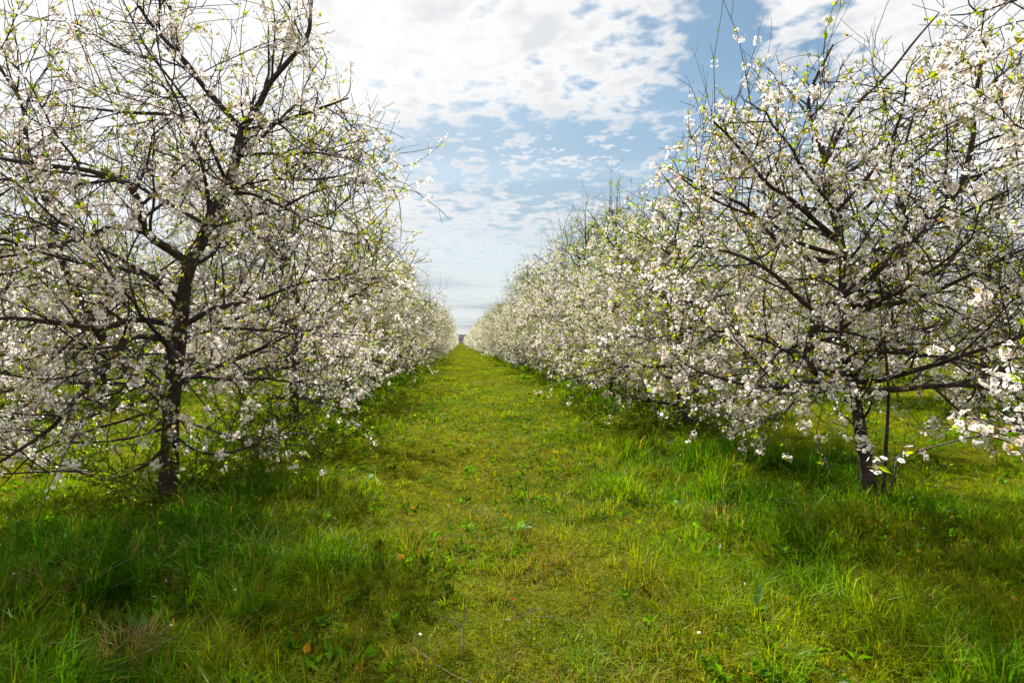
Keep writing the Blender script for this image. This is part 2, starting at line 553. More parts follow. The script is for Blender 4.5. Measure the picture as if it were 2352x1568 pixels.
PETAL_LO = np.array([[0.10, 0, 0.0], [0.62, -0.40, 0.10], [1.0, 0, 0.16], [0.62, 0.40, 0.10]])
PETAL_HI = np.array([[0.08, 0, 0.0], [0.45, -0.34, 0.10], [0.86, -0.36, 0.20], [0.94, 0, 0.17], [0.86, 0.36, 0.20], [0.45, 0.34, 0.10]])


def flower_mesh_arrays(rng, P, N, S, tint, detail):
    """flowers at P facing N of radius S; detail 2 rounded petals, 1 kite petals, 0 two crossed quads."""
    M = len(P)
    A = nrm(np.cross(N, rng.normal(size=(M, 3)))); B = np.cross(N, A)
    if detail == 0:
        tm = np.array([[-.9, -.6, 0], [.5, -.9, .2], [.9, .6, 0], [-.5, .9, .2]])
        tm = tm[None]
    else:
        base = PETAL_HI if detail == 2 else PETAL_LO
        tm = []
        for q in range(5):
            c, s = math.cos(q * 1.2566), math.sin(q * 1.2566)
            tm.append(np.stack([base[:, 0] * c - base[:, 1] * s, base[:, 0] * s + base[:, 1] * c, base[:, 2]], -1))
        tm = np.array(tm)
    q, k = tm.shape[:2]
    tf = tm.reshape(-1, 3)
    cup = rng.uniform(0.1, 1.5, M)[:, None, None]
    V = P[:, None] + S[:, None, None] * (A[:, None] * tf[None, :, 0:1] + B[:, None] * tf[None, :, 1:2] + N[:, None] * tf[None, :, 2:3] * cup)
    F = (np.arange(M * q * k)).reshape(-1, k)
    C = np.repeat(tint[:, None], q * k, 1)
    Vs, Cs, Fs = [V.reshape(-1, 3)], [C.reshape(-1, 3)], [F]
    if detail > 0:
        # stamens in front, calyx behind
        off = M * q * k
        for z, r_, cols in ((0.14, 0.33, np.array([[0.40, 0.29, 0.12]])), (-0.12, 0.38, np.array([[0.17, 0.12, 0.05]]))):
            th = np.arange(3) * 2.094 + 0.4
            t3 = np.stack([np.cos(th) * r_, np.sin(th) * r_, np.full(3, z)], -1)
            v = P[:, None] + S[:, None, None] * (A[:, None] * t3[None, :, 0:1] + B[:, None] * t3[None, :, 1:2] + N[:, None] * t3[None, :, 2:3])
            Vs.append(v.reshape(-1, 3)); Cs.append(np.repeat(cols * rng.uniform(0.6, 1.3, (M, 1)), 3, 0))
            Fs.append(np.arange(M * 3).reshape(-1, 3) + off); off += M * 3
    return np.concatenate(Vs), Fs, np.concatenate(Cs)


def leaf_arrays(rng, P, D, S, tint):
    M = len(P)
    D = nrm(D); A = nrm(np.cross(D, rng.normal(size=(M, 3)))); N = np.cross(D, A)
    tm = np.array([[0, 0, 0], [0.45, -0.25, 0.10], [1.0, 0, -0.05], [0.45, 0.25, 0.10]])
    V = P[:, None] + S[:, None, None] * (D[:, None] * tm[None, :, 0:1] + A[:, None] * tm[None, :, 1:2] + N[:, None] * tm[None, :, 2:3])
    i = (np.arange(M) * 4)[:, None]
    T = np.concatenate([i + np.array([[0, 1, 2]]), i + np.array([[0, 2, 3]])])
    return V.reshape(-1, 3), [T], np.repeat(tint, 4, 0)


class Cherry:
    """Grows branches, twigs, blossom clusters and leaves on given limbs, in metres from the trunk's foot."""

    def __init__(s, seed, R=2.2, top=4.6, low=0.55, bloom=1.0, leaf=1.0, detail=1, dens=1.0, bare_top=3.9, taper=0.55, whips=26):
        s.rng = np.random.default_rng(seed); s.R, s.top, s.low = R, top, low
        s.bloom, s.leaf, s.detail, s.dens, s.bare_top, s.taper, s.nwhips = bloom, leaf, detail, dens, bare_top, taper, whips
        s.free = set(); s.limbs = []          # (pts, radii)
        s.br, s.tw, s.st = [], [], []
        s.seed = seed; s.axis = np.zeros(2)

    def rad(s, z):
        """crown radius at height z."""
        f = np.clip((z - s.low) / (s.top - s.low), 0, 1)
        return s.R * np.clip(np.sin(np.clip(f * 0.93 + 0.12, 0, 1) * np.pi) ** s.taper, 0.05, 1)

    def inside(s, p, slack=1.0):
        if p[2] < s.low * 0.6 or p[2] > s.top * 1.02: return False
        lean = s.axis * np.clip(p[2] / s.top, 0, 1)
        return math.hypot(p[0] - lean[0], p[1] - lean[1]) < s.rad(p[2]) * slack

    def limb(s, pts, r0, r1, n=14):
        p, L = resample(pts, n)
        s.limbs.append((p, np.linspace(r0, r1, n), L))

    def grow(s):
        rng = s.rng
        # branches from the limbs
        for li, (p, r, L) in enumerate(s.limbs):
            free = li in s.free
            nb = max(3, int(L * 6.6 * s.dens))
            for q in range(nb):
                f = 0.18 + 0.82 * (q + rng.random()) / nb
                i = min(int(f * (len(p) - 1)), len(p) - 2); a = f * (len(p) - 1) - i
                o = p[i] * (1 - a) + p[i + 1] * a; T = nrm(p[i + 1] - p[i])
                rr = np.interp(f, np.linspace(0, 1, len(r)), r)
                side = nrm(np.cross(T, rng.normal(size=3)))
                up_ = 0.32 if free or rng.random() < 0.58 else -0.30
                d = nrm(T * rng.uniform(0.35, 1.1) + side + UP * up_)
                Lb = rng.uniform(0.45, 1.25) * (1.15 - 0.35 * f) * s.R / 2.2
                b = walk(rng, o, d, Lb, 9, 0.13, rng.uniform(-0.05, 0.07))
                if b[-1][2] < 0.25 or (o[2] < 0.5 and b[-1][2] < o[2]): continue
                for _ in range(3):
                    if free: b = o + (b - o) * 0.5; break
                    if s.inside(b[-1]): break
                    b = o + (b - o) * 0.62
                else:
                    if not s.inside(b[len(b) // 2], 1.1): continue
                rb = np.clip(rr * 0.5, 0.006, 0.015)
                s.br.append((b, np.linspace(rb, 0.0034, 9), np.linalg.norm(b[-1] - b[0])))
            # the limb runs out in a fine end
            d = nrm(p[-1] - p[-2])
            if p[-1][2] < 1.1: d = nrm(d + UP * 0.5)
            e = walk(rng, p[-1], d, rng.uniform(0.35, 0.8) * (0.35 if free and s.detail == 2 else 1.0), 9, 0.10, 0.02)
            if li == 0 or free or s.inside(e[-1], 1.15): s.br.append((e, np.linspace(r[-1], 0.0025, 9), 0.6))
        # twigs from the branches
        for b, r, L in list(s.br):
            nt_ = max(2, int(L * 9.8 * s.dens))
            for q in range(nt_):
                f = 0.10 + 0.9 * (q + rng.random()) / nt_
                i = min(int(f * 8), 7); o = b[i] + (b[i + 1] - b[i]) * (f * 8 - i); T = nrm(b[i + 1] - b[i])
                d = nrm(T * rng.uniform(0.4, 1.3) + nrm(np.cross(T, rng.normal(size=3))) + UP * rng.uniform(-0.25, 0.35))
                Lt = rng.uniform(0.16, 0.75)
                t = walk(rng, o, d, Lt, 6, 0.17, rng.uniform(-0.09, 0.07))
                if not s.inside(t[-1], 1.06) and s.inside(o, 1.1):
                    if rng.random() < 0.75: continue
                s.tw.append((t, np.linspace(0.0046, 0.0024, 6), Lt))
        # side shoots
        if s.detail >= 1:
            for t, r, L in list(s.tw):
                for q in range(rng.poisson(1.1 * s.dens)):
                    i = rng.integers(1, 5); T = nrm(t[i + 1] - t[i])
                    d = nrm(T * 0.8 + nrm(np.cross(T, rng.normal(size=3))) + UP * 0.1)
                    Ls = rng.uniform(0.08, 0.30)
                    w = walk(rng, t[i], d, Ls, 4, 0.10, 0.0)
                    s.st.append((w, np.linspace(0.0024, 0.0014, 4), Ls))
        # long, nearly bare upright whips at the top of the crown
        s.wh = []
        hi = [b for b in s.br if b[0][-1][2] > s.top * 0.62]
        rng.shuffle(hi)
        for b, r, L in hi[:s.nwhips]:
            i = rng.integers(4, 9)
            d = nrm(np.array([rng.normal(0, 0.35), rng.normal(0, 0.35), 1.0]))
            Lw = rng.uniform(0.45, 1.15)
            w = walk(rng, b[i], d, Lw, 9, 0.09, 0.03)
            s.wh.append((w, np.linspace(0.0042, 0.0016, 9), Lw))
            for q in range(rng.integers(1, 5)):
                i = rng.integers(2, 8); T = nrm(w[i + 1] - w[i]) if i < 8 else UP
                t = walk(rng, w[i], T + nrm(np.cross(T, rng.normal(size=3))) * 0.7, rng.uniform(0.12, 0.4), 6, 0.08, 0.03)
                s.wh.append((np.vstack([t, t[-1:], t[-1:], t[-1:]]) + np.linspace(0, 1e-4, 9)[:, None], np.linspace(0.0026, 0.0014, 9), 0))

    def clusters(s):
        rng = s.rng
        P, D = [], []
        for lst, step, f0 in ((s.br, 0.11, 0.25), (s.tw, 0.125, 0.12), (s.st, 0.12, 0.2), (s.wh, 0.24, 0.0)):
            for t, r, L in lst:
                if L <= 0: continue
                m = rng.poisson(max(L / step, 0.5))
                if not m: continue
                f = f0 + (1 - f0) * rng.random(m)
                x = f * (len(t) - 1); i = np.minimum(x.astype(int), len(t) - 2)
                P.append(t[i] + (t[i + 1] - t[i]) * (x - i)[:, None]); D.append(np.tile(nrm(t[-1] - t[0]), (m, 1)))
        P = np.concatenate(P); D = np.concatenate(D)
        # some boughs bloom more heavily than others; the top is thinner
        dn = vnoise(P[:, 0] + P[:, 2] * 0.37 + 50, P[:, 1] - P[:, 2] * 0.61 + 50, 0.34, s.seed % 97, 2)
        keep = np.clip((dn - 0.36) * 4.2, 0.05, 1.0) * s.bloom
        keep *= np.clip(1.0 - (P[:, 2] - s.bare_top) / 0.9, 0.10, 1.0)
        rad_ = np.hypot(P[:, 0], P[:, 1])
        keep *= 0.40 + 0.60 * np.clip((rad_ - 0.35) / 0.7, 0, 1)          # the inner crown blooms less
        if s.detail == 2: keep[:] = s.bloom
        k = rng.random(len(P)) < keep
        return P, D, k

    def meshes(s, tint_leaf=(0.270, 0.355, 0.008), hero=False):
        """dict of part name -> mesh."""
        rng = s.rng
        s.grow()
        out = {}
        sd = 8 if s.detail >= 1 else 5
        tr = s.limbs[0]
        V, F = tubes([tr[0]], [s.flare(tr)], 12 if s.detail else 7)
        out['trunk'] = [mesh_np('trunk', V, [F], M_BARK, smooth=True)]
        out['limb'] = []
        if hero:
            for p, r, L in s.limbs[1:]:
                V, F = tubes([p], [s.knob(r)], sd); out['limb'].append(mesh_np('limb', V, [F], M_BARK, smooth=True))
        else:
            V, F = tubes([p for p, r, L in s.limbs[1:]], [s.knob(r) for p, r, L in s.limbs[1:]], sd)
            out['limbs'] = [mesh_np('limbs', V, [F], M_BARK, smooth=True)]
        ts = [tubes([b[0] for b in s.br], [b[1] for b in s.br], 5 if s.detail else 3)]
        ts.append(tubes([b[0] for b in s.tw], [b[1] for b in s.tw], 3))
        if s.st: ts.append(tubes([b[0] for b in s.st], [b[1] for b in s.st], 3))
        if s.wh: ts.append(tubes([b[0] for b in s.wh], [b[1] for b in s.wh], 3))
        V, F = merge(ts)
        out['twigs'] = [mesh_np('twigs', V, [F], M_TWIG, smooth=True)]
        P, D, k = s.clusters()
        Pb, Db = P[k], D[k]
        # flowers round each cluster
        per = np.clip(rng.poisson(8.5 if s.detail else 3.6, len(Pb)), 3, 15)
        X = np.repeat(Pb, per, 0); m = len(X)
        o = nrm(rng.normal(size=(m, 3)))
        rad = rng.uniform(0.018, 0.052, m)
        X = X + o * rad[:, None] + np.array([0, 0, -0.006])
        N = nrm(o + rng.normal(0, 0.35, (m, 3)) + np.array([0, 0, 0.12]))
        S = rng.uniform(0.0125, 0.0172, m) * (1.0 if s.detail else 2.4)
        white = np.array([0.93, 0.89, 0.865]); cream = np.array([0.88, 0.79, 0.73]); tan = np.array([0.42, 0.30, 0.19])
        c = rng.random(m)[:, None]; tint = white * (1 - 0.5 * c) + cream * 0.5 * c
        old = (rng.random(m) < 0.06) | np.repeat(rng.random(len(Pb)) < 0.09, per)
        tint[old] = cream * 0.5 + tan * 0.5
        tint[rng.random(m) < 0.05] = tan
        V, Fs, C = flower_mesh_arrays(rng, X, N, S, tint, s.detail)
        out['blossoms'] = [mesh_np('blossoms', V, Fs, M_PETAL, C)]
        # leaves: a few at each cluster, tufts at shoot ends
        lk = rng.random(len(P)) < np.clip(0.36 * s.leaf * (0.3 + 1.5 * vnoise(P[:, 0] + 9 + P[:, 2], P[:, 1] + 9, 0.6, 5, 2)), 0, 1)
        LP = np.repeat(P[lk], 3, 0); LD = np.repeat(D[lk], 3, 0)
        m = len(LP)
        LDir = nrm(LD * 0.7 + rng.normal(0, 0.6, (m, 3)) + UP * 0.35)
        LS = rng.uniform(0.024, 0.056, m) * (1.0 if s.detail else 1.9)
        lt = np.array(tint_leaf) * rng.uniform(0.6, 1.35, (m, 1)) * np.where(rng.random((m, 1)) < 0.16, np.array([[1.35, 0.72, 1.0]]), 1.0)
        lt[rng.random(m) < 0.05] = (0.16, 0.085, 0.03)
        V, Fs, C = leaf_arrays(rng, LP + nrm(rng.normal(size=(m, 3))) * 0.012, LDir, LS, lt)
        out['leaves'] = [mesh_np('leaves', V, Fs, M_LEAF, C)]
        return out

    def flare(s, tr):
        p, r, L = tr
        h = np.clip(1 - np.linspace(0, 1, len(r)) * 7, 0, 1)
        return r * (1 + 0.45 * h ** 2) * (1 + s.rng.normal(0, 0.035, len(r)))

    def knob(s, r):
        return r * (1 + s.rng.normal(0, 0.05, len(r)))

    def auto_limbs(s, H, n=17, r=0.085, lean=(0, 0), first=0.8):
        rng = s.rng
        s.axis = np.array(lean) * 0.8
        top = np.array([lean[0], lean[1], H])
        w = rng.normal(0, 0.10, (5, 3)) * np.array([1, 1, 0.2])
        tr = [np.array([0, 0, -0.08])] + [top * f + w[i] * (0.4 + f) for i, f in enumerate((0.2, 0.4, 0.6, 0.8))] + [top]
        s.limb(tr, r, 0.012, 20)
        p = s.limbs[0][0]; rr = s.limbs[0][1]
        az = rng.uniform(0, 6.28)
        for q in range(n):
            f = (first + (0.92 * H - first) * (q / (n - 1)) ** 1.15) / H
            i = int(f * 19); o = p[i]
            az += 2.4 + rng.normal(0, 0.25)
            el = math.radians(-8 + 62 * f + rng.normal(0, 9))
            L = max(s.rad(o[2] + 0.4) * rng.uniform(0.75, 0.98), 0.5)
            d = np.array([math.cos(az) * math.cos(el), math.sin(az) * math.cos(el), math.sin(el)])
            b = walk(rng, o, d, L, 14, 0.10, 0.035 - 0.05 * (1 - f))
            r0 = min(rr[i] * 0.62, 0.012 + 0.018 * L)
            s.limbs.append((b, np.linspace(r0, 0.007, 14), L))


def place_parts(root, parts):
    for nm, ms in parts.items():
        for me in ms:
            o = link(nm, me, root)
            if nm in ('blossoms', 'leaves', 'twigs'): o['kind'] = 'stuff'


def to_local(px_list, Y, base, dy=None):
    """pixel path (2352-wide photograph) on the plane at depth Y, with depth offsets dy, relative to the trunk's foot."""
    n = len(px_list); out = []
    for i, (a, b) in enumerate(px_list):
        d = 0.0 if dy is None else np.interp(i / max(n - 1, 1), np.linspace(0, 1, len(dy)), dy)
        out.append(at(a, b, Y + d) - base)
    return out


GROUP = 'blossoming cherry trees in the orchard rows'


def left_hero():
    base = np.array([ROW_L, L0Y, float(gz(ROW_L, L0Y))])
    c = Cherry(101, R=2.32, top=5.4, low=0.25, bloom=0.68, leaf=0.75, detail=1, dens=0.95, bare_top=4.4, taper=0.45, whips=30)
    Y = L0Y
    def lim(pts, r0, r1, dy=None): c.limb(to_local(pts, Y, base, dy), r0, r1)
    tr = to_local([(385, 1165), (390, 1050), (393, 950), (400, 870), (412, 780), (418, 700), (435, 610), (460, 560), (500, 470), (535, 390), (552, 310), (560, 288)], Y, base, [0, 0, 0.1])
    tr[0][2] = -0.1
    c.limb(tr, 0.086, 0.038, 26)
    lim([(560, 290), (590, 250), (620, 190), (680, 120), (708, 80), (715, 0), (722, -70)], 0.034, 0.012, [0.1, 0.0, -0.2])
    lim([(562, 300), (545, 285), (500, 235), (460, 190), (430, 145), (350, 60), (310, 0), (270, -50)], 0.030, 0.011, [0.1, -0.1, -0.35])
    lim([(460, 190), (420, 140), (395, 90), (390, 0), (385, -60)], 0.02, 0.009, [0, 0.3])
    lim([(378, 905), (320, 871), (274, 824), (234, 773), (195, 714), (168, 660), (140, 590), (118, 500)], 0.058, 0.030, [0, 0.1, 0.25])
    lim([(118, 500), (90, 420), (62, 344), (51, 242), (0, 156), (-40, 90)], 0.030, 0.011, [0.6, 0.4, 0.2])
    lim([(432, 600), (380, 566), (332, 535), (328, 504), (320, 469), (300, 426), (203, 391), (109, 381), (0, 363), (-80, 350)], 0.042, 0.010, [0, -0.5, -0.9])
    lim([(332, 535), (266, 520), (195, 543), (100, 568), (0, 578), (-90, 590)], 0.022, 0.008, [-0.2, -0.4, -0.5])
    lim([(547, 316), (488, 289), (406, 264), (293, 258), (188, 246), (60, 230)], 0.022, 0.008, [0.1, 0.4, 0.7])
    lim([(402, 748), (344, 734), (297, 734), (242, 753), (195, 750), (78, 734), (8, 730), (-100, 745)], 0.034, 0.012, [0, -0.4, -0.6])
    lim([(399, 781), (344, 773), (297, 773), (270, 816), (219, 867), (172, 918), (129, 972), (78, 1011), (0, 1060), (-50, 1090)], 0.034, 0.010, [0, -0.6, -0.9])
    lim([(370, 893), (300, 884), (234, 879), (148, 879), (47, 890), (-60, 920)], 0.026, 0.009, [0, -0.2, -0.3])
    lim([(430, 742), (488, 710), (547, 697), (605, 683), (690, 650), (760, 640)], 0.028, 0.008, [0, -0.3, -0.5])
    lim([(440, 752), (508, 753), (605, 757), (664, 765), (781, 773)], 0.022, 0.007, [0, 0.3, 0.4])
    lim([(410, 880), (450, 860), (504, 839), (555, 820), (610, 796), (664, 769), (740, 750)], 0.028, 0.008, [0, 0.6, 0.9])
    lim([(563, 300), (625, 285), (730, 250), (800, 225)], 0.026, 0.007, [0.1, 0.0, -0.3])
    lim([(550, 358), (610, 352), (664, 355), (730, 350), (800, 365)], 0.018, 0.006, [0.1, -0.4])
    lim([(515, 445), (578, 445), (640, 470), (703, 504), (770, 530)], 0.020, 0.006, [0, -0.4, -0.6])
    lim([(490, 495), (560, 495), (640, 480), (720, 440), (820, 420)], 0.020, 0.007, [0, 0.4, 0.6])
    lim([(395, 1010), (330, 1070), (242, 1101), (184, 1082), (90, 1083), (0, 1088)], 0.018, 0.006, [0, -0.4, -0.6])
    lim([(400, 1000), (470, 1040), (560, 1030), (650, 985), (700, 940)], 0.016, 0.005, [0, -0.3, -0.4])
    nf = len(c.limbs)
    lim([(380, 930), (300, 960), (200, 990), (80, 1040), (10, 1110)], 0.016, 0.005, [0, -0.4, -0.6])
    lim([(385, 980), (300, 1005), (180, 1015), (60, 1000), (-30, 1010)], 0.016, 0.005, [0, 0.3, 0.4])
    lim([(398, 960), (480, 985), (560, 1010), (650, 1000)], 0.014, 0.005, [0, -0.2, -0.3])
    lim([(375, 905), (300, 930), (220, 950), (120, 1000), (40, 990)], 0.016, 0.005, [0, 0.2, 0.4])
    c.free.update(range(nf, len(c.limbs)))
    # limbs that run towards and away from the camera
    rng = c.rng; p = c.limbs[0][0]
    for i, azd, el, L, r in ((9, -75, 10, 1.7, 0.026), (11, 95, 15, 1.9, 0.03), (13, -110, 20, 1.6, 0.024), (15, 60, 25, 1.8, 0.026),
                             (17, -60, 30, 1.5, 0.022), (19, 120, 35, 1.5, 0.022), (21, -95, 35, 1.3, 0.02), (23, 40, 40, 1.4, 0.02), (7, 130, 8, 1.6, 0.024), (8, 20, 8, 1.5, 0.02),
                             (18, 175, 22, 1.8, 0.022), (14, -160, 12, 1.9, 0.024), (20, 0, 28, 1.5, 0.018)):
        a, e = math.radians(azd), math.radians(el)
        b = walk(rng, p[i], (math.cos(a) * math.cos(e), math.sin(a) * math.cos(e), math.sin(e)), L, 14, 0.1, 0.0)
        c.limbs.append((b, np.linspace(r, 0.007, 14), L))
    root = empty('cherry_tree', base)
    tag(root, 'nearest left cherry tree, forked leaning trunk, dark limbs and thin blossom', 'tree', GROUP)
    place_parts(root, c.meshes(hero=True))
    return root


def right_hero():
    base = np.array([ROW_R, R0Y, float(gz(ROW_R, R0Y))])
    c = Cherry(202, R=2.4, top=4.45, low=0.6, bloom=0.66, leaf=1.0, detail=1, dens=0.92, bare_top=3.45, taper=0.5, whips=46)
    Y = R0Y
    def lim(pts, r0, r1, dy=None): c.limb(to_local(pts, Y, base, dy), r0, r1)
    tr = to_local([(2003, 1165), (1990, 1070), (1979, 1004), (1971, 953), (1962, 895), (1952, 850), (1938, 800), (1936, 730), (1933, 683), (1936, 636), (1932, 590), (1922, 520), (1898, 440), (1890, 410), (1898, 375)], Y, base, [0, 0.1, 0.2])
    tr[0][2] = -0.1
    c.limb(tr, 0.063, 0.022, 26)
    lim([(1957, 890), (1894, 863), (1855, 843), (1851, 816), (1867, 761), (1883, 722), (1894, 707), (1941, 671), (1988, 644), (2043, 598), (2113, 539), (2187, 461), (2227, 375), (2238, 274), (2246, 176), (2281, 55)], 0.050, 0.013, [0, -0.5, -0.7])
    lim([(2043, 598), (2082, 520), (2062, 438), (2058, 410), (2075, 350), (2090, 293), (2120, 200)], 0.022, 0.008, [-0.45, -0.2])
    lim([(1898, 375), (1880, 320), (1863, 274), (1857, 234), (1867, 195), (1902, 125), (1914, 102)], 0.028, 0.009, [0.2, 0.1, 0])
    lim([(1900, 370), (1933, 293), (1976, 230), (2043, 168), (2098, 98), (2156, 31)], 0.024, 0.008, [0.2, 0.3, 0.3])
    lim([(1933, 560), (1865, 500), (1810, 452), (1760, 420), (1690, 330), (1640, 280)], 0.028, 0.008, [0.1, -0.2, -0.5])
    lim([(1935, 600), (1870, 595), (1790, 560), (1720, 480), (1640, 440), (1560, 400)], 0.030, 0.008, [0.1, 0.4, 0.6])
    lim([(1883, 722), (1840, 690), (1790, 640), (1730, 600), (1640, 570), (1540, 560)], 0.024, 0.007, [-0.3, -0.5, -0.5])
    lim([(1950, 855), (1880, 850), (1800, 800), (1720, 770), (1640, 760), (1540, 770)], 0.030, 0.008, [0, 0.3, 0.6])
    lim([(1960, 880), (1900, 870), (1840, 880), (1770, 890), (1700, 880), (1600, 850)], 0.030, 0.008, [0, -0.4, -0.8])
    lim([(1965, 895), (2058, 894), (2160, 884), (2250, 886), (2352, 900), (2420, 915)], 0.034, 0.010, [0, -0.3, -0.4])
    lim([(1945, 830), (2020, 810), (2100, 760), (2190, 740), (2300, 700)], 0.030, 0.009, [0, 0.4, 0.7])
    lim([(1940, 700), (2040, 700), (2136, 673), (2191, 648), (2290, 600), (2380, 560)], 0.030, 0.010, [0.1, -0.2, -0.6])
    lim([(1933, 640), (1985, 600), (2060, 580), (2130, 600), (2230, 590)], 0.026, 0.008, [0.1, 0.5, 0.8])
    rng = c.rng; p = c.limbs[0][0]
    for i, azd, el, L, r in ((9, -80, 8, 1.8, 0.028), (10, 100, 12, 1.9, 0.03), (13, -110, 18, 1.7, 0.024), (15, 70, 22, 1.8, 0.026),
                             (17, -50, 28, 1.6, 0.022), (19, 130, 35, 1.5, 0.022), (21, -95, 38, 1.3, 0.02), (23, 40, 42, 1.4, 0.02),
                             (9, 150, 5, 1.9, 0.026), (11, 20, 12, 1.9, 0.024), (18, 170, 25, 1.8, 0.022), (12, -160, 10, 1.9, 0.024), (20, 5, 30, 1.6, 0.02),
                             (14, -20, 20, 1.9, 0.024), (22, -150, 30, 1.5, 0.018)):
        a, e = math.radians(azd), math.radians(el)
        b = walk(rng, p[i], (math.cos(a) * math.cos(e), math.sin(a) * math.cos(e), math.sin(e)), L, 14, 0.1, 0.0)
        c.limbs.append((b, np.linspace(r, 0.007, 14), L))
    root = empty('cherry_tree', base)
    tag(root, 'nearest right cherry tree, straight dark trunk beside a slim stem, dense white blossom', 'tree', GROUP)
    parts = c.meshes(hero=True)
    st = np.array(to_local([(2025, 1170), (2031, 1082), (2038, 965), (2040, 880), (2030, 780)], Y, base, [-0.05, -0.05]))
    pp, L = resample(st, 14)
    V, F = tubes([pp], [np.linspace(0.020, 0.012, 14)], 7)
    parts['sucker_stem'] = [mesh_np('sucker_stem', V, [F], M_BARK, smooth=True)]
    place_parts(root, parts)
    return root


def near_right():
    base = np.array([ROW_R + 0.05, R0Y - SPACING, 0.0])
    c = Cherry(303, R=2.05, top=4.4, low=0.5, bloom=0.70, leaf=1.0, detail=2, dens=0.8, bare_top=4.2, whips=0)
    c.auto_limbs(3.9, 14, 0.09)
    def lim(px, Y, dz0, r0):
        o = np.array([0, 0, dz0]); e = [at(a, b, yy) - base for (a, b), yy in zip(px, Y)]
        c.limb([o, o * 0.4 + e[0] * 0.6 + np.array([0, 0, 0.1])] + e, r0, 0.006); c.free.add(len(c.limbs) - 1)
    lim([(2730, 930), (2590, 960)], (1.80, 2.00), 1.0, 0.022)
    lim([(2730, 1030), (2600, 1090)], (1.85, 2.10), 0.75, 0.018)
    lim([(2520, -60), (2400, 0)], (2.3, 2.6), 2.2, 0.020)
    lim([(2540, 330), (2430, 330)], (2.3, 2.6), 1.9, 0.020)
    R0 = c.R
    root = empty('cherry_tree', base)
    tag(root, 'closest cherry tree, only its big white blossom sprays reaching in at the right edge', 'tree', GROUP)
    place_parts(root, c.meshes())
    return root


build_weeds()
left_hero()
right_hero()
near_right()

ORD = ['first', 'second', 'third', 'fourth', 'fifth', 'sixth', 'seventh', 'eighth', 'ninth', 'tenth', 'eleventh', 'twelfth']
MID = []
for i, (H, lean, bl, lf, R, bt, tp) in enumerate(((4.6, (0.10, 0.0), 0.85, 0.9, 2.25, 3.45, 0.85), (5.0, (-0.15, 0.1), 0.70, 0.8, 2.15, 3.35, 0.95),
                                                 (4.5, (0.0, -0.1), 0.85, 1.8, 2.3, 3.6, 0.8), (4.8, (0.12, 0.1), 0.42, 0.5, 2.2, 3.2, 1.0))):
    c = Cherry(410 + i, R=R * 1.12, top=H + 0.75, low=0.30, bloom=bl * 1.0, leaf=lf * 1.5, detail=1, dens=1.0, bare_top=bt, taper=tp, whips=55)
    c.auto_limbs(H + 0.35, 24, 0.08, lean, first=0.5)
    MID.append(c.meshes())
FAR = []
for i in range(3):
    c = Cherry(510 + i, R=2.5, top=5.0, low=0.35, bloom=(0.90, 0.58, 0.80)[i], leaf=1.0, detail=0, dens=0.62, bare_top=3.9, taper=0.55, whips=20)
    c.auto_limbs(4.8, 17, 0.08, first=0.5)
    ms = c.meshes()
    Vs, Fs, Cs, mi, off = [], [], [], [], 0
    for nm, k in (('trunk', 0), ('limbs', 0), ('twigs', 1), ('blossoms', 2), ('leaves', 3)):
        me = ms[nm][0]
        v = np.empty(len(me.vertices) * 3, np.float32); me.vertices.foreach_get('co', v)
        lt = np.empty(len(me.polygons), np.int32); me.polygons.foreach_get('loop_total', lt)
        lp = np.empty(len(me.loops), np.int32); me.loops.foreach_get('vertex_index', lp)
        if 'tint' in me.color_attributes:
            cc = np.empty(len(me.vertices) * 4, np.float32); me.color_attributes['tint'].data.foreach_get('color', cc); cc = cc.reshape(-1, 4)[:, :3]
        else: cc = np.zeros((len(me.vertices), 3), np.float32)
        Vs.append(v.reshape(-1, 3)); Cs.append(cc); mi += [k] * len(lt)
        Fs.append((lp + off).reshape(-1, lt[0])); off += len(me.vertices)
        bpy.data.meshes.remove(me)
    FAR.append(mesh_np('cherry_tree', np.concatenate(Vs), Fs, [M_BARK, M_TWIG, M_PETAL, M_LEAF], np.concatenate(Cs), mi))


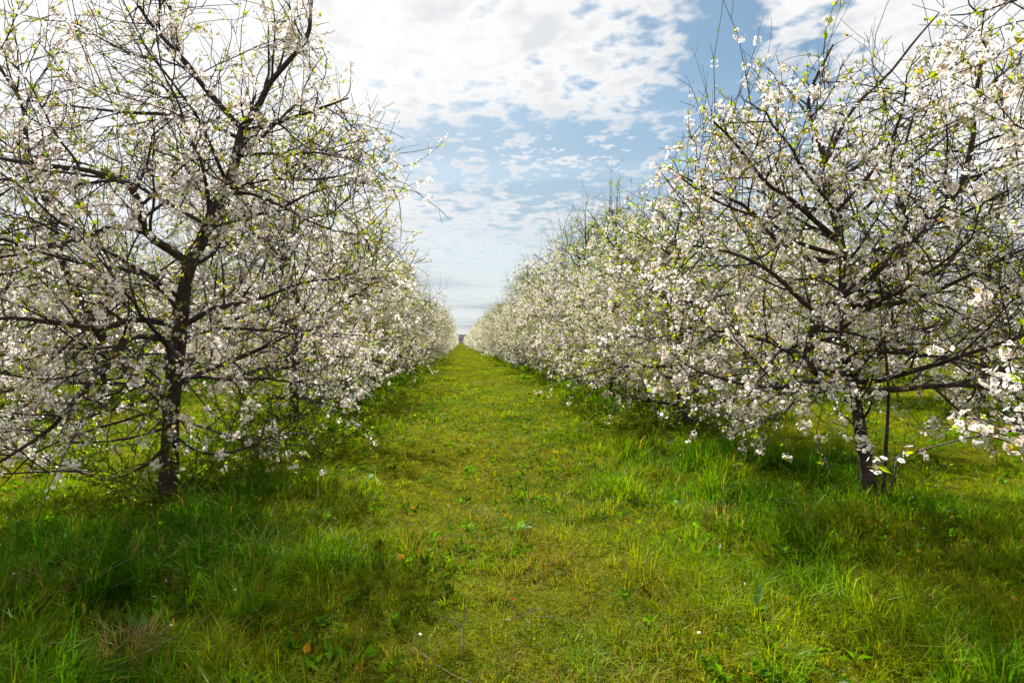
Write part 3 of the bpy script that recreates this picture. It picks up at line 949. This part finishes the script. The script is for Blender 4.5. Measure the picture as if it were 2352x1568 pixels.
def plant_rows():
    rng = random.Random(7)
    spec = [(ROW_L, L0Y, 1, 60, 'left of the lane'), (ROW_R, R0Y, 1, 60, 'right of the lane'),
            (ROWS[2], L0Y + 1.0, 0, 26, 'second row to the left'), (ROWS[3], R0Y + 1.2, 0, 26, 'second row to the right'),
            (ROWS[4], L0Y + 2.5, 1, 24, 'third row to the left'), (ROWS[5], R0Y + 2.5, 1, 24, 'third row to the right')]
    cnt = 0
    for ri, (x, y0, k0, k1, where) in enumerate(spec):
        for k in range(k0, k1):
            y = y0 + k * SPACING + rng.uniform(-0.25, 0.25); xx = x + rng.uniform(-0.12, 0.12)
            rz = rng.uniform(0, 6.28); s = rng.uniform(0.92, 1.10)
            main = ri < 2
            if (main and k <= 10) or (not main and k <= (5 if ri < 4 else 1)):
                root = empty('cherry_tree', (xx, y, float(gz(xx, y))), rz, s); root.scale.z = {(1, 1): 0.82, (1, 2): 0.97, (1, 3): 1.05, (0, 1): 1.0}.get((ri, k), s * rng.uniform(0.84, 1.08))
                place_parts(root, MID[{(0, 1): 0, (0, 2): 2, (0, 3): 3, (0, 4): 1, (0, 5): 3, (1, 1): 2, (1, 2): 0, (1, 3): 1, (1, 4): 2}.get((ri, k), (k + ri * 2 + (k // 4)) % 4)])
            else:
                root = link('cherry_tree', FAR[rng.randrange(3)])
                root.location = (xx, y, 0); root.rotation_euler = (0, 0, rz); root.scale = (s, s, s * rng.uniform(0.86, 1.12))
            if main:
                if k <= 10: lab = f'{ORD[k]} cherry tree along the row {where}, counted from the camera'
                else: lab = f'small distant cherry tree far along the row {where}'
            else:
                if k <= 2 and ri < 4: lab = f'{ORD[k]} cherry tree in the {where}, behind the front trees'
                else: lab = f'white cherry tree in the {where}, half hidden behind the front trees'
            tag(root, lab, 'tree', GROUP)
            cnt += 1
    return cnt


plant_rows()


# ------------------------------------------------------------------ small things on the orchard floor
def on_ground(px, py, z=0.0):
    """point z metres above the ground plane seen at pixel (px, py) of the 2352-wide photograph"""
    d = FWD + RGT * ((px * K - 512) / FPX) + UP * ((342 - py * K) / FPX)
    p = np.array([0, 0, CAM_Z]) + d * ((z - CAM_Z) / d[2])
    p[2] = z + float(gz(p[0], p[1])); return p


def strip_leaf(rng, base, az, L, W, rise, droop, n=6):
    """one broad leaf with a folded midrib, as a strip"""
    f = np.linspace(0, 1, n)
    d = np.array([math.cos(az), math.sin(az), 0]); sd = np.array([-math.sin(az), math.cos(az), 0])
    mid = base + d * (f * L * 0.85)[:, None] + UP * (L * (rise * f - droop * f * f))[:, None]
    w = W * np.sin(np.clip(f * 0.93 + 0.07, 0, 1) * np.pi) ** 0.8
    w[0] = W * 0.12
    wav = rng.normal(0, 0.12, n) * W
    a = mid + sd * w[:, None] * 0.5 + UP * (w * 0.22 + wav)[:, None]
    b = mid - sd * w[:, None] * 0.5 + UP * (w * 0.22 - wav)[:, None]
    V = np.concatenate([a, mid, b]); i = np.arange(n - 1)
    F = np.concatenate([np.stack([i, i + 1, n + i + 1, n + i], -1), np.stack([n + i, n + i + 1, 2 * n + i + 1, 2 * n + i], -1)])
    return V, F


def dock(px, py, size, seed, label):
    rng = np.random.default_rng(seed)
    p = on_ground(px, py)
    root = empty('dock_plant', p)
    tag(root, label, 'weed', 'broad leaved weeds in the grass')
    az = rng.uniform(0, 6.28)
    for k in range(rng.integers(6, 9)):
        az += 2.4 * 0.41 + rng.normal(0, 0.2) + 1.2
        L = size * rng.uniform(0.6, 1.1)
        V, F = strip_leaf(rng, np.array([0, 0, 0.01]), az, L, L * 0.26, rng.uniform(0.5, 1.2), rng.uniform(0.2, 0.7))
        c = np.array([0.075, 0.190, 0.012]) * rng.uniform(0.7, 1.5)
        link('leaf', mesh_np('leaf', V, [F], M_LEAF, np.tile(c, (len(V), 1)), smooth=True), root)


dock(745, 1212, 0.20, 1, 'dark broad leaved weed rosette on the left edge of the lane')
dock(845, 1115, 0.24, 2, 'upright broad leaved weed in shade beside the left row')
dock(1190, 1235, 0.17, 3, 'light green broad leaved weed in the middle of the lane')
dock(1850, 1225, 0.26, 4, 'large broad leaved weed in tall grass left of the right trunk')
dock(1560, 1180, 0.17, 5, 'low dark green weed in the sunlit grass right of the lane')
dock(1730, 1410, 0.16, 6, 'small leafy weed in the grass at lower right')
dock(330, 1500, 0.17, 7, 'small leafy weed in the shaded grass at lower left')


def stalk(p0, p1, r, sag, label):
    a = on_ground(*p0); b = on_ground(*p1)
    f = np.linspace(0, 1, 9)[:, None]
    P = (b - a) * f - UP * (sag * np.sin(f * np.pi))
    V, F = tubes([P], [np.linspace(r * 0.75, r * 0.35, 9)], 5)
    o = link('dry_stalk', mesh_np('dry_stalk', V, [F], M_STRAW, smooth=True)); o.location = a
    tag(o, label, 'stalk', 'dry stalks lying over the grass')


stalk((-10, 1432, 0.10), (308, 1286, 0.30), 0.0030, 0.03, 'long pale dry stalk leaning over shaded grass at far left')
stalk((117, 1346, 0.16), (232, 1269, 0.28), 0.0026, 0.01, 'short thin dry stalk below the left tree')
stalk((258, 1357, 0.12), (437, 1257, 0.30), 0.0028, 0.02, 'dry stalk pointing up to the lane below the left trunk')
stalk((217, 1575, 0.10), (500, 1420, 0.26), 0.0034, 0.02, 'thick dry stalk at the bottom edge, lower left')
stalk((105, 1503, 0.14), (326, 1460, 0.22), 0.0024, 0.02, 'nearly level dry stalk over the lower left grass')
stalk((950, 1490, 0.04), (1100, 1575, 0.14), 0.0026, 0.02, 'dry stalk lying across the lane at the bottom edge')


def dead_twig(px, py, seed, size, label):
    rng = np.random.default_rng(seed)
    p = on_ground(px, py)
    ls = []
    m = walk(rng, (0, 0, 0), (rng.normal(0, 0.4), rng.normal(0, 0.4), 0.8), size, 9, 0.16, -0.02)
    ls.append((m, np.linspace(0.0036, 0.0016, 9)))
    for k in range(4):
        i = rng.integers(2, 8)
        b = walk(rng, m[i], nrm(m[i] - m[i - 1]) + rng.normal(0, 0.7, 3), size * rng.uniform(0.25, 0.6), 9, 0.16, -0.02)
        ls.append((b, np.linspace(0.0026, 0.0012, 9)))
    V, F = tubes([a for a, b in ls], [b for a, b in ls], 5)
    o = link('dead_twig', mesh_np('dead_twig', V, [F], M_STRAW, smooth=True)); o.location = p
    tag(o, label, 'twig', 'dead bleached twigs in the lane')


dead_twig(1152, 1430, 3, 0.34, 'tall bleached forked twig standing in the near middle of the lane')
dead_twig(1130, 1240, 4, 0.22, 'small bleached twig beside the weed in mid lane')
dead_twig(1250, 1180, 8, 0.24, 'thin dead twig in the lane left of the sunlit grass')
dead_twig(1060, 1530, 6, 0.26, 'dead twig sprawled at the bottom of the lane')
dead_twig(1880, 1240, 9, 0.40, 'dead twig in the grass left of the right trunk')


def tuft(px, py, seed, n, h, cols, name, label, cat, group):
    rng = np.random.default_rng(seed)
    p = on_ground(px, py)
    az = rng.uniform(0, 6.28, n); rr = rng.random(n) ** 0.6 * h * 0.7
    P = np.stack([np.cos(az) * rr, np.sin(az) * rr, np.zeros(n) - 0.01], -1)
    col = np.array(cols[0]) + (np.array(cols[1]) - cols[0]) * rng.random((n, 1))
    V, Q, T, C = blades(P, h * rng.uniform(0.5, 1.2, n), rng.uniform(0.003, 0.006, n), az + rng.normal(0, 0.5, n), rng.uniform(0.1, 0.7, n), np.abs(rng.normal(0.35, 0.35, n)), col, col * 1.1)
    o = link(name, mesh_np(name, V, [Q, T], M_GRASS, C)); o.location = p
    tag(o, label, cat, group)


GREEN = ((0.085, 0.200, 0.006), (0.17, 0.26, 0.006)); DRY = ((0.16, 0.10, 0.03), (0.40, 0.31, 0.13))
tuft(1640, 1400, 1, 150, 0.15, GREEN, 'grass_tuft', 'upright green grass tuft right of the lane, nearest the middle', 'grass tuft', 'large grass tufts')
tuft(1790, 1535, 2, 190, 0.17, GREEN, 'grass_tuft', 'big green grass tuft at the bottom edge, lower right', 'grass tuft', 'large grass tufts')
tuft(1330, 1540, 3, 130, 0.13, GREEN, 'grass_tuft', 'soft green grass tuft at the bottom edge near the middle', 'grass tuft', 'large grass tufts')
tuft(560, 1420, 4, 200, 0.26, GREEN, 'grass_tuft', 'green grass tuft in the shade at lower left', 'grass tuft', 'large grass tufts')
tuft(80, 1430, 5, 260, 0.24, DRY, 'dry_grass_tuft', 'tangled dry brown grass tuft at the left edge', 'dry grass', 'dry grass tufts')
tuft(290, 1530, 6, 180, 0.18, DRY, 'dry_grass_tuft', 'dry brown grass tuft at the bottom edge, lower left', 'dry grass', 'dry grass tufts')
tuft(440, 1370, 7, 120, 0.13, DRY, 'dry_grass_tuft', 'small dry grass tuft in the shade below the left trunk', 'dry grass', 'dry grass tufts')
tuft(1660, 1200, 8, 90, 0.20, DRY, 'dry_grass_tuft', 'thin straw coloured tuft in front of the right tree', 'dry grass', 'dry grass tufts')


def suckers(base, n, spread, H, seed, leafy, label):
    """a bush of leafy shoots springing from a tree's foot"""
    rng = np.random.default_rng(seed)
    root = empty('sucker_bush', base)
    tag(root, label, 'bush', 'leafy shoots round the tree feet')
    ls, P, D = [], [], []
    for k in range(n):
        a = rng.uniform(0, 6.28); o = np.array([math.cos(a), math.sin(a), 0]) * rng.uniform(0.05, 0.30)
        d = np.array([math.cos(a) * spread, math.sin(a) * spread, rng.uniform(0.6, 1.2)])
        L = H * rng.uniform(0.5, 1.15)
        st = walk(rng, o, d, L, 9, 0.10, 0.0); ls.append((st, np.linspace(0.0055, 0.0018, 9)))
        subs = [st]
        for q in range(rng.integers(3, 7)):
            i = rng.integers(2, 8)
            b = walk(rng, st[i], nrm(st[i] - st[i - 1]) + rng.normal(0, 0.6, 3), L * rng.uniform(0.2, 0.45), 9, 0.1, 0.02)
            ls.append((b, np.linspace(0.003, 0.0014, 9))); subs.append(b)
        for b in subs:
            m = int(leafy * np.linalg.norm(b[-1] - b[0]) / 0.035)
            f = rng.uniform(0.15, 1.0, m) * 8; i = np.minimum(f.astype(int), 7)
            P.append(b[i] + (b[i + 1] - b[i]) * (f - i)[:, None]); D.append(np.tile(nrm(b[-1] - b[0]), (m, 1)))
    V, F = tubes([a for a, b in ls], [b for a, b in ls], 4)
    link('shoots', mesh_np('shoots', V, [F], M_TWIG, smooth=True), root)
    P = np.repeat(np.concatenate(P), 2, 0); D = np.repeat(np.concatenate(D), 2, 0); m = len(P)
    t = np.array([0.20, 0.285, 0.008]) * rng.uniform(0.55, 1.4, (m, 1))
    V, Fs, C = leaf_arrays(rng, P, D * 0.6 + rng.normal(0, 0.7, (m, 3)), rng.uniform(0.022, 0.05, m), t)
    o = link('leaves', mesh_np('leaves', V, Fs, M_LEAF, C), root); o['kind'] = 'stuff'


suckers((ROW_L + 0.05, L0Y, 0.0), 26, 0.85, 1.0, 1, 1.5, 'green leafy shoots round the foot of the nearest left tree')
suckers((ROW_L + 0.75, L0Y + 1.5, 0.0), 20, 0.65, 1.1, 2, 1.4, 'leafy green bush between the two nearest left trees')
suckers((ROW_R - 0.15, R0Y + SPACING - 0.25, 0.0), 44, 0.95, 1.2, 3, 1.0, 'low leafy shoots round the second right trunk')
suckers((ROW_R - 1.1, R0Y + SPACING + 0.3, 0.0), 16, 0.8, 0.8, 4, 0.9, 'scrubby shoots at the lane edge beside the second right tree')
suckers((ROW_R + 0.1, R0Y + 0.1, 0.0), 7, 0.5, 0.9, 5, 0.3, 'few thin shoots round the nearest right trunk')
suckers((ROW_L, L0Y + SPACING, 0.0), 14, 0.7, 0.9, 6, 0.8, 'leafy shoots round the second left trunk')


def fallen_petals():
    rng = np.random.default_rng(77)
    x, y, t = scatter(rng, 1500, 2.2, 22, 1.0, 1.4)
    k = rng.random(len(x)) < np.exp(-(rowdist(x) / 1.6) ** 2) * 0.5
    x, y = x[k], y[k]; n = len(x)
    P = np.stack([x, y, gz(x, y) + rng.uniform(0.03, 0.12, n)], -1)
    V, F, C = flower_mesh_arrays(rng, P, nrm(rng.normal(size=(n, 3)) + UP * 1.2), rng.uniform(0.006, 0.010, n), np.tile(np.array([0.85, 0.82, 0.80]), (n, 1)), 0)
    o = link('fallen_petals', mesh_np('fallen_petals', V, F, M_PETAL, C))
    tag(o, 'white petals fallen on the grass below the trees', 'petals', kind='stuff')


fallen_petals()

for px, py, az, lab in ((545, 1248, 0.4, 'orange dead leaf in the shaded grass left of the lane'), (580, 1253, 2.0, 'red dead leaf just right of the orange one'),
                        (1176, 1411, 1.0, 'rust red dead leaf by the tall bleached twig')):
    rng = np.random.default_rng(int(px))
    V, F = strip_leaf(rng, np.array([0, 0, 0.06]), az, 0.055, 0.026, 0.5, 0.6, 5)
    o = link('dead_leaf', mesh_np('dead_leaf', V, [F], M_LEAF, np.tile(np.array([0.42, 0.09, 0.02]), (len(V), 1)))); o.location = on_ground(px, py)
    tag(o, lab, 'leaf', 'dead leaves on the grass')
